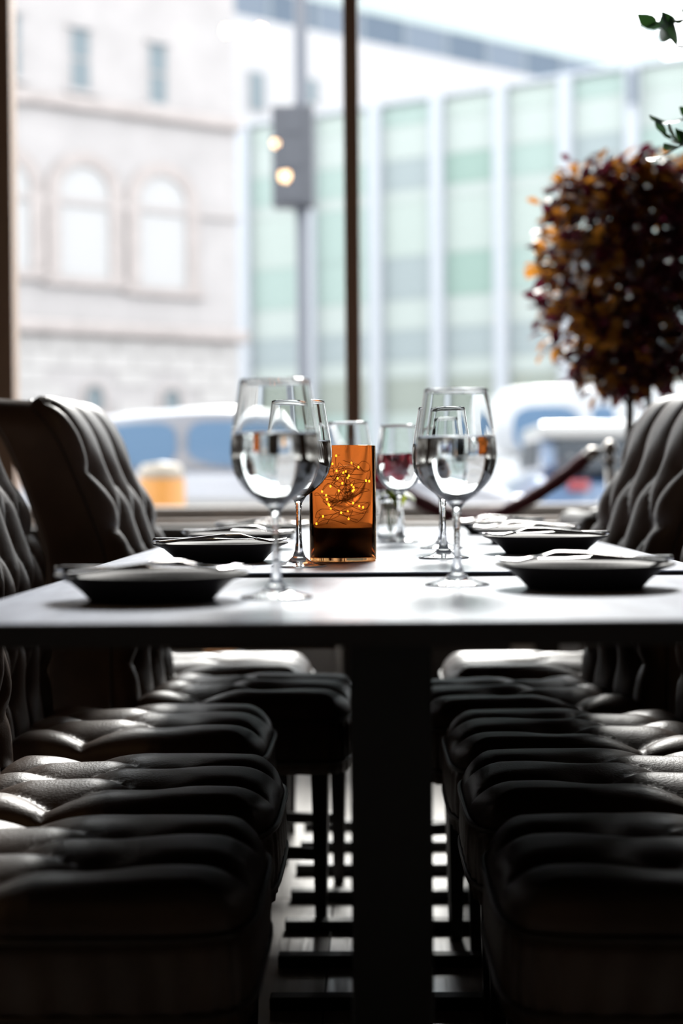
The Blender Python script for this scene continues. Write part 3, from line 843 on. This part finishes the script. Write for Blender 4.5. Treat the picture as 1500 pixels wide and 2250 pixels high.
# ------------------------------------------------------------------ roses in a small vase
vx0, vy0 = 0.017, wy(3.34)
vase = thing('bud_vase', 'small clear glass vase holding red roses behind the lantern', 'vase', (vx0, vy0, TZ))
MB().lathe([(0, 0), (0.026, 0), (0.030, 0.003), (0.031, 0.03), (0.027, 0.06), (0.022, 0.078), (0.025, 0.09), (0.0236, 0.0902), (0.0205, 0.078), (0.0252, 0.06), (0.029, 0.03), (0.028, 0.006), (0, 0.005)], 36).build('glass_body', clear, vase, True)
red_pet = leaf_mat('crimson_petal', (0.16, 0.008, 0.022), (0.30, 0.01, 0.03), 0.3)
green_lf = leaf_mat('yellow_green_leaf', (0.09, 0.13, 0.015), (0.30, 0.34, 0.03), 0.45)
stem_m = mat('green_stem', (0.05, 0.10, 0.02), 0.5)
def petal_mesh():
    v = []; f = []; nu, nv = 7, 6
    for j in range(nv):
        t = j / (nv - 1); w = 0.020 * (sin(pi * min(1, 0.18 + t * 0.74)) ** 0.7)
        for i in range(nu):
            s = (i / (nu - 1)) * 2 - 1
            v.append((w * s, 0.004 + 0.013 * sin(t * 1.7) - 0.006 * s * s + 0.005 * t ** 4, 0.042 * t - 0.003 * s * s))
    return MB().add(v, grid_faces(nu, nv)).mesh('petal', red_pet, True)
pet = petal_mesh()
def leaf_mesh(name, L, W, m, curl=0.15):
    v = []; f = []; n = 5
    for j in range(n):
        t = j / (n - 1); w = W / 2 * sin(pi * (0.06 + 0.92 * t)) ** 0.8
        z = -curl * L * t * t
        v += [(-w, L * t, z + 0.15 * w), (0, L * t, z), (w, L * t, z + 0.15 * w)]
    for j in range(n - 1):
        a = j * 3; f += [(a, a + 1, a + 4, a + 3), (a + 1, a + 2, a + 5, a + 4)]
    return MB().add(v, f).mesh(name, m, True)
rleaf = leaf_mesh('leaf', 0.05, 0.03, green_lf)
for k, (dx, dy, z, lab) in enumerate(((-0.020, -0.016, 0.096, 'dark red rose leaning left, lowest in the small vase'), (0.032, 0.004, 0.138, 'dark red rose leaning right in the small vase'), (0.000, 0.034, 0.128, 'dark red rose standing tallest in the small vase'))):
    ro = thing('rose', lab, 'flower', (vx0, vy0, TZ + 0.012), 0.9 * k, 'red roses in the small vase')
    c_, s_ = cos(-0.9 * k), sin(-0.9 * k)
    hx, hy = dx * c_ - dy * s_, dx * s_ + dy * c_
    MB().tube([(hx * 0.1, hy * 0.1, 0), (hx * 0.35, hy * 0.35, 0.05), (hx, hy, z)], 0.0018, 6).build('stem', stem_m, ro, True)
    for ring, (m_, sc, tilt) in enumerate(((4, 0.7, 0.05), (5, 1.0, 0.38), (6, 1.2, 0.85))):
        for q in range(m_):
            o = link('petal', pet, ro, (hx, hy, z - 0.002 * ring)); o.scale = (sc, sc, sc)
            o.rotation_euler = (-tilt, 0, 2 * pi * q / m_ + ring * 0.5)
            o.rotation_mode = 'XYZ'
            o.matrix_local = Matrix.Translation((hx, hy, z)) @ Matrix.Rotation(2 * pi * q / m_ + ring * 0.5, 4, 'Z') @ Matrix.Rotation(-tilt, 4, 'X') @ Matrix.Scale(sc, 4)
    for q in range(3):
        lf = link('leaf', rleaf, ro)
        lf.matrix_local = Matrix.Translation((hx * 0.6, hy * 0.6, 0.083 + 0.008 * q)) @ Matrix.Rotation(2.1 * q + k, 4, 'Z') @ Matrix.Rotation(0.2 - 0.5 * q, 4, 'X')

# ------------------------------------------------------------------ red-leaved ornamental tree
TD = 5.0
tx, ty = wx(1392, TD), wy(TD)
tree = thing('ornamental_tree', 'potted tree with burgundy and amber leaves in front of the right window', 'tree', (tx, ty, 0))
bark = mat('brown_bark', (0.045, 0.025, 0.018), 0.8, bump=(60, 0.5))
pot = MB().lathe([(0, 0), (0.10, 0), (0.12, 0.02), (0.145, 0.30), (0.155, 0.31), (0.155, 0.34), (0.14, 0.34), (0.135, 0.30), (0, 0.30)], 36).build('pot', mat('dark_glazed_pot', (0.02, 0.018, 0.018), 0.3), tree, True)
rt = random.Random(11)
tr_pts = [(0, 0, 0.29), (0.01, 0.0, 0.6), (-0.015, 0.01, 0.95), (-0.012, 0.0, 1.22), (0.0, 0, 1.55)]
MB().tube(tr_pts, [0.020, 0.018, 0.015, 0.013, 0.006], 10).build('trunk', bark, tree, True)
MB().tube([(0.012, 0.0, 0.55), (0.04, 0.02, 0.9), (0.05, 0.01, 1.2), (0.12, 0.02, 1.6)], [0.012, 0.012, 0.011, 0.005], 8).build('trunk_fork', bark, tree, True)
cz0, cz1 = wz(1370, 855, TD), wz(1370, 370, TD)
def crown_half(z):
    t = (z - cz0) / (cz1 - cz0)
    return 0.05 + 0.24 * max(0.0, sin(pi * min(1, max(0, 0.07 + 0.80 * t)))) ** 0.8
for k in range(16):
    z = cz0 + (cz1 - cz0) * rt.uniform(0.05, 0.85); a = rt.uniform(0, 6.28); h = crown_half(z) * 0.95
    MB().tube([(-0.01, 0, z - 0.12), (h * 0.5 * cos(a) , h * 0.5 * sin(a), z - 0.03), (h * cos(a), h * sin(a), z + 0.07)], [0.006, 0.004, 0.0018], 6).build('branch', bark, tree, True)
lm = [leaf_mat('burgundy_leaf', (0.045, 0.008, 0.012), (0.10, 0.012, 0.025), 0.25), leaf_mat('maroon_leaf', (0.07, 0.012, 0.02), (0.16, 0.02, 0.045), 0.35),
      leaf_mat('amber_leaf', (0.30, 0.12, 0.018), (0.55, 0.22, 0.03), 0.5), leaf_mat('bronze_leaf', (0.10, 0.045, 0.012), (0.22, 0.09, 0.02), 0.4)]
leaf_mes = [leaf_mesh('leaf', 0.052, 0.034, m, 0.2) for m in lm]
placed = []
for k in range(3600):
    z = cz0 + (cz1 - cz0) * rt.random() ** 0.85
    h = crown_half(z); a = rt.uniform(0, 2 * pi); q = rt.random() ** 0.55
    ragged = 1 + 0.16 * sin(5 * a + z * 9) + rt.uniform(-0.08, 0.14)
    x, y = -0.012 + h * q * ragged * cos(a), h * q * 0.9 * sin(a)
    zz = z + rt.uniform(-0.04, 0.04)
    outer = q > 0.72
    w_or = 0.10 + (0.38 if outer and (cos(a) < -0.2 or (z - cz0) / (cz1 - cz0) > 0.8) else 0.0)
    r_ = rt.random()
    mi = 2 if r_ < w_or else (3 if r_ < w_or + 0.12 else (1 if r_ < w_or + 0.38 else 0))
    M = Matrix.Translation((x, y, zz)) @ Matrix.Rotation(a + rt.uniform(-1.2, 1.2) - pi / 2, 4, 'Z') @ Matrix.Rotation(rt.uniform(-1.1, 0.9), 4, 'X') @ Matrix.Rotation(rt.uniform(-0.9, 0.9), 4, 'Y') @ Matrix.Scale(rt.uniform(0.7, 1.2), 4)
    placed.append((y - (0.05 if mi == 2 else 0), mi, M))
placed.sort(key=lambda p: p[0])
for _, mi, M in placed[:290]:
    o = link('leaf', leaf_mes[mi], tree); o.matrix_local = M
for mi in range(4):
    b = MB(); me = leaf_mes[mi]
    vs = [v.co.copy() for v in me.vertices]; fs = [tuple(p.vertices) for p in me.polygons]
    for _, m2, M in placed[290:]:
        if m2 == mi: b.add([M @ v for v in vs], fs)
    o = b.build('foliage', lm[mi], tree, True); o['kind'] = 'stuff'

# ------------------------------------------------------------------ green fig tree standing outside the right edge, reaching into view
gl_leaf = leaf_mat('dark_green_leaf', (0.012, 0.035, 0.012), (0.03, 0.09, 0.02), 0.3)
fig = thing('indoor_fig', 'leafy dark green plant reaching in at the upper right edge', 'plant', (1.02, wy(3.0), 0))
MB().lathe([(0, 0), (0.12, 0), (0.13, 0.02), (0.15, 0.34), (0.16, 0.35), (0.16, 0.37), (0.145, 0.37), (0.14, 0.33), (0, 0.33)], 32).build('pot', MATS['dark_glazed_pot'], fig, True)
MB().tube([(0, 0, 0.32), (0.02, 0, 0.9), (0.0, 0, 1.4), (-0.05, 0, 1.9), (-0.02, 0, 2.3)], [0.02, 0.017, 0.013, 0.009, 0.004], 8).build('trunk', bark, fig, True)
lfm = leaf_mesh('leaf', 0.056, 0.027, gl_leaf, 0.25)
rf = random.Random(3)
def twig(pts, n, L0=0.0):
    P = [Vector((p[0] - 1.02, 0, p[1])) for p in pts]
    P = [Vector((p.x, (rf.uniform(-0.01, 0.01)), p.z)) for p in P]
    MB().tube(P, [0.004] + [0.0025] * (len(P) - 2) + [0.001], 6).build('twig', bark, fig, True)
    for k in range(n):
        t = L0 + (1 - L0) * (k + 1) / n * (len(P) - 1) * 0.999; i = int(t); p = P[i].lerp(P[i + 1], t - i)
        d = (P[i + 1] - P[i]).normalized()
        s = 1 if k % 2 else -1
        o = link('leaf', lfm, fig)
        ang = math.atan2(d.z, d.x)
        o.matrix_local = Matrix.Translation(p) @ Matrix.Rotation(-ang, 4, 'Y') @ Matrix.Rotation(-pi / 2 + s * rf.uniform(0.5, 1.1), 4, 'Z').copy() @ Matrix.Rotation(rf.uniform(-0.8, 0.8), 4, 'Y') @ Matrix.Scale(rf.uniform(0.7, 1.15), 4)
P3 = lambda px, py: (wx(px, 3.0), wz(px, py, 3.0))
twig([(0.98, 1.70), P3(1600, 60), P3(1500, 55), P3(1442, 62)], 9)
twig([(0.975, 1.80), P3(1560, 110), P3(1492, 110), P3(1462, 78)], 7)
twig([(1.015, 1.45), P3(1600, 330), P3(1510, 318), P3(1452, 350)], 9)
twig([(1.015, 1.5), P3(1580, 250), P3(1476, 275)], 7)
twig([(1.01, 1.4), P3(1590, 360), P3(1500, 325), P3(1462, 300)], 9)
for k in range(8):
    a = rf.uniform(0, 2 * pi); z = rf.uniform(1.5, 2.2)
    twig([(1.0, z - 0.1), (1.0 + 0.12 * abs(cos(a)), z), (1.0 + 0.25 * abs(cos(a)), z + 0.08)], 8)

# ------------------------------------------------------------------ rope barrier
RD = 5.33
brass = mat('dull_steel_post', (0.35, 0.33, 0.31), 0.3, metal=1.0)
def stanchion(x, label):
    s = thing('rope_stanchion', label, 'stanchion', (x, wy(RD), 0), 0, 'posts of the rope barrier')
    MB().lathe([(0, 0), (0.11, 0), (0.115, 0.012), (0.05, 0.03), (0.02, 0.04), (0, 0.04)], 32).build('base', brass, s, True)
    MB().lathe([(0, 0.03), (0.016, 0.03), (0.016, 0.985), (0, 0.985)], 20).build('pole', brass, s, True)
    MB().lathe([(0, 0.985), (0.024, 0.985), (0.026, 1.0), (0.018, 1.02), (0, 1.028)], 20).build('cap', brass, s, True)
    MB().lathe([(0.0162, 0.95), (0.030, 0.95), (0.030, 0.962), (0.0162, 0.962)], 20, True).build('hook_ring', brass, s, True)
    return s
xa, xb = wx(742, RD), wx(1338, RD)
stanchion(xa, 'steel rope post hidden mostly behind the amber lantern')
stanchion(xb, 'steel rope post behind the right tall-backed chair')
rope = thing('barrier_rope', 'sagging dark red velvet rope between two posts by the window', 'rope', ((xa + xb) / 2, wy(RD), 0))
hl = (xb - xa) / 2 - 0.058; pts = []
zend, zlow = 0.985, 0.755
for k in range(41):
    s = -1 + 2 * k / 40
    pts.append((s * hl, 0, zlow + (zend - zlow) * (0.35 * s * s + 0.65 * abs(s) ** 1.35)))
rr_ = [0.024 + 0.0018 * sin(k * 1.7) for k in range(41)]
MB().tube(pts[1:-1], rr_[1:-1], 12).build('velvet_rope', mat('dark_red_velvet', (0.075, 0.006, 0.012), 0.75, bump=(200, 0.3)), rope, True)
for s in (0, 1):
    p = pts[0] if s == 0 else pts[-1]; sg = -1 if s == 0 else 1
    MB().tube([pts[1] if s == 0 else pts[-2], p, (p[0] + sg * 0.026, 0, p[2] + 0.002)], [0.0245, 0.022, 0.017], 12).build('end_cap', brass, rope, True)

# ------------------------------------------------------------------ low tub chair beyond the row, and small things by the wall
tub = thing('tub_chair', 'low dark padded armchair behind the last right chair near the window', 'armchair', (wx(1243, 4.45) + 0.30, wy(4.45), 0))
pad = mat('dark_brown_upholstery', (0.05, 0.038, 0.03), 0.5, bump=(150, 0.2))
MB().bbox(-0.22, 0.22, -0.24, 0.22, 0.20, 0.44, 0.04, 3).build('seat', pad, tub)
for s in (-1, 1):
    MB().bbox(s * 0.26 - 0.038, s * 0.26 + 0.038, -0.26, 0.24, 0.18, 0.80, 0.035, 4).build('armrest', pad, tub)
MB().bbox(-0.22, 0.22, 0.15 + 0.0, 0.24, 0.40, 0.805, 0.035, 4).build('backrest', pad, tub)
for sx_ in (-1, 1):
    for sy_ in (-1, 1): MB().lathe([(0, 0), (0.014, 0), (0.02, 0.19), (0, 0.19)], 12, c=(sx_ * 0.2, sy_ * 0.19, 0)).build('leg', dark_wood, tub, True)
bxp = thing('cardboard_box', 'small orange-brown carton by the grey plinth under the window', 'box', (wx(478, 5.2), wy(5.2), 0))
ob = mat('orange_brown_card', (0.50, 0.20, 0.06), 0.7)
MB().bbox(-0.05, 0.05, -0.05, 0.05, 0, 0.335, 0.003).build('carton', ob, bxp)
MB().bbox(-0.051, 0.051, -0.012, 0.012, 0.3352, 0.337, 0.0006, 1).build('tape', mat('parcel_tape', (0.35, 0.2, 0.09), 0.3), bxp)
can = thing('blue_spray_bottle', 'small blue bottle with a white cap beside the orange-brown carton', 'bottle', (wx(524, 5.2), wy(5.2), 0))
MB().lathe([(0, 0), (0.020, 0), (0.022, 0.004), (0.022, 0.27), (0.012, 0.29), (0, 0.29)], 20).build('bottle_body', mat('blue_plastic', (0.02, 0.03, 0.45), 0.35), can, True)
MB().lathe([(0, 0.29), (0.012, 0.29), (0.012, 0.325), (0.006, 0.335), (0, 0.335)], 16).build('cap', mat('white_plastic', (0.7, 0.7, 0.7), 0.4), can, True)

# ------------------------------------------------------------------ pendant lamps whose bulbs mirror in the window glass
glow = mat('warm_filament_bulb', (1, 0.8, 0.5), 0.3, emit=(1.0, 0.62, 0.30), estr=60)
def pendant(px, py, db, label, r=0.04):
    dv = 2 * (5.6 + 0.027) - db                    # distance of the mirror image
    x, z = wx(px, dv), wz(px, py, dv)
    if z > CEIL - 0.15: z = CEIL - 0.15
    p = thing('pendant_lamp', label, 'lamp', (x, wy(db), z), 0, 'bare-bulb pendant lamps over the room')
    MB().ball((0, 0, 0), r, 16, 10).build('bulb', glow, p, True)
    MB().lathe([(0, r * 0.9), (0.016, r * 0.9), (0.018, r + 0.05), (0.005, r + 0.06), (0, r + 0.06)], 16).build('socket', black_metal, p, True)
    MB().tube([(0, 0, r + 0.058), (0, 0, CEIL - z)], 0.003, 6).build('cord', black_metal, p)
pendant(632, 390, 0.3, 'bare-bulb pendant lamp mirrored low on the traffic signal', 0.042)
pendant(611, 318, -0.6, 'bare-bulb pendant lamp mirrored above it beside the signal', 0.030)
pendant(508, 72, 0.9, 'bare-bulb pendant lamp mirrored high beside the stone building', 0.036)
pendant(582, 70, 0.6, 'bare-bulb pendant lamp mirrored high over the white block', 0.036)
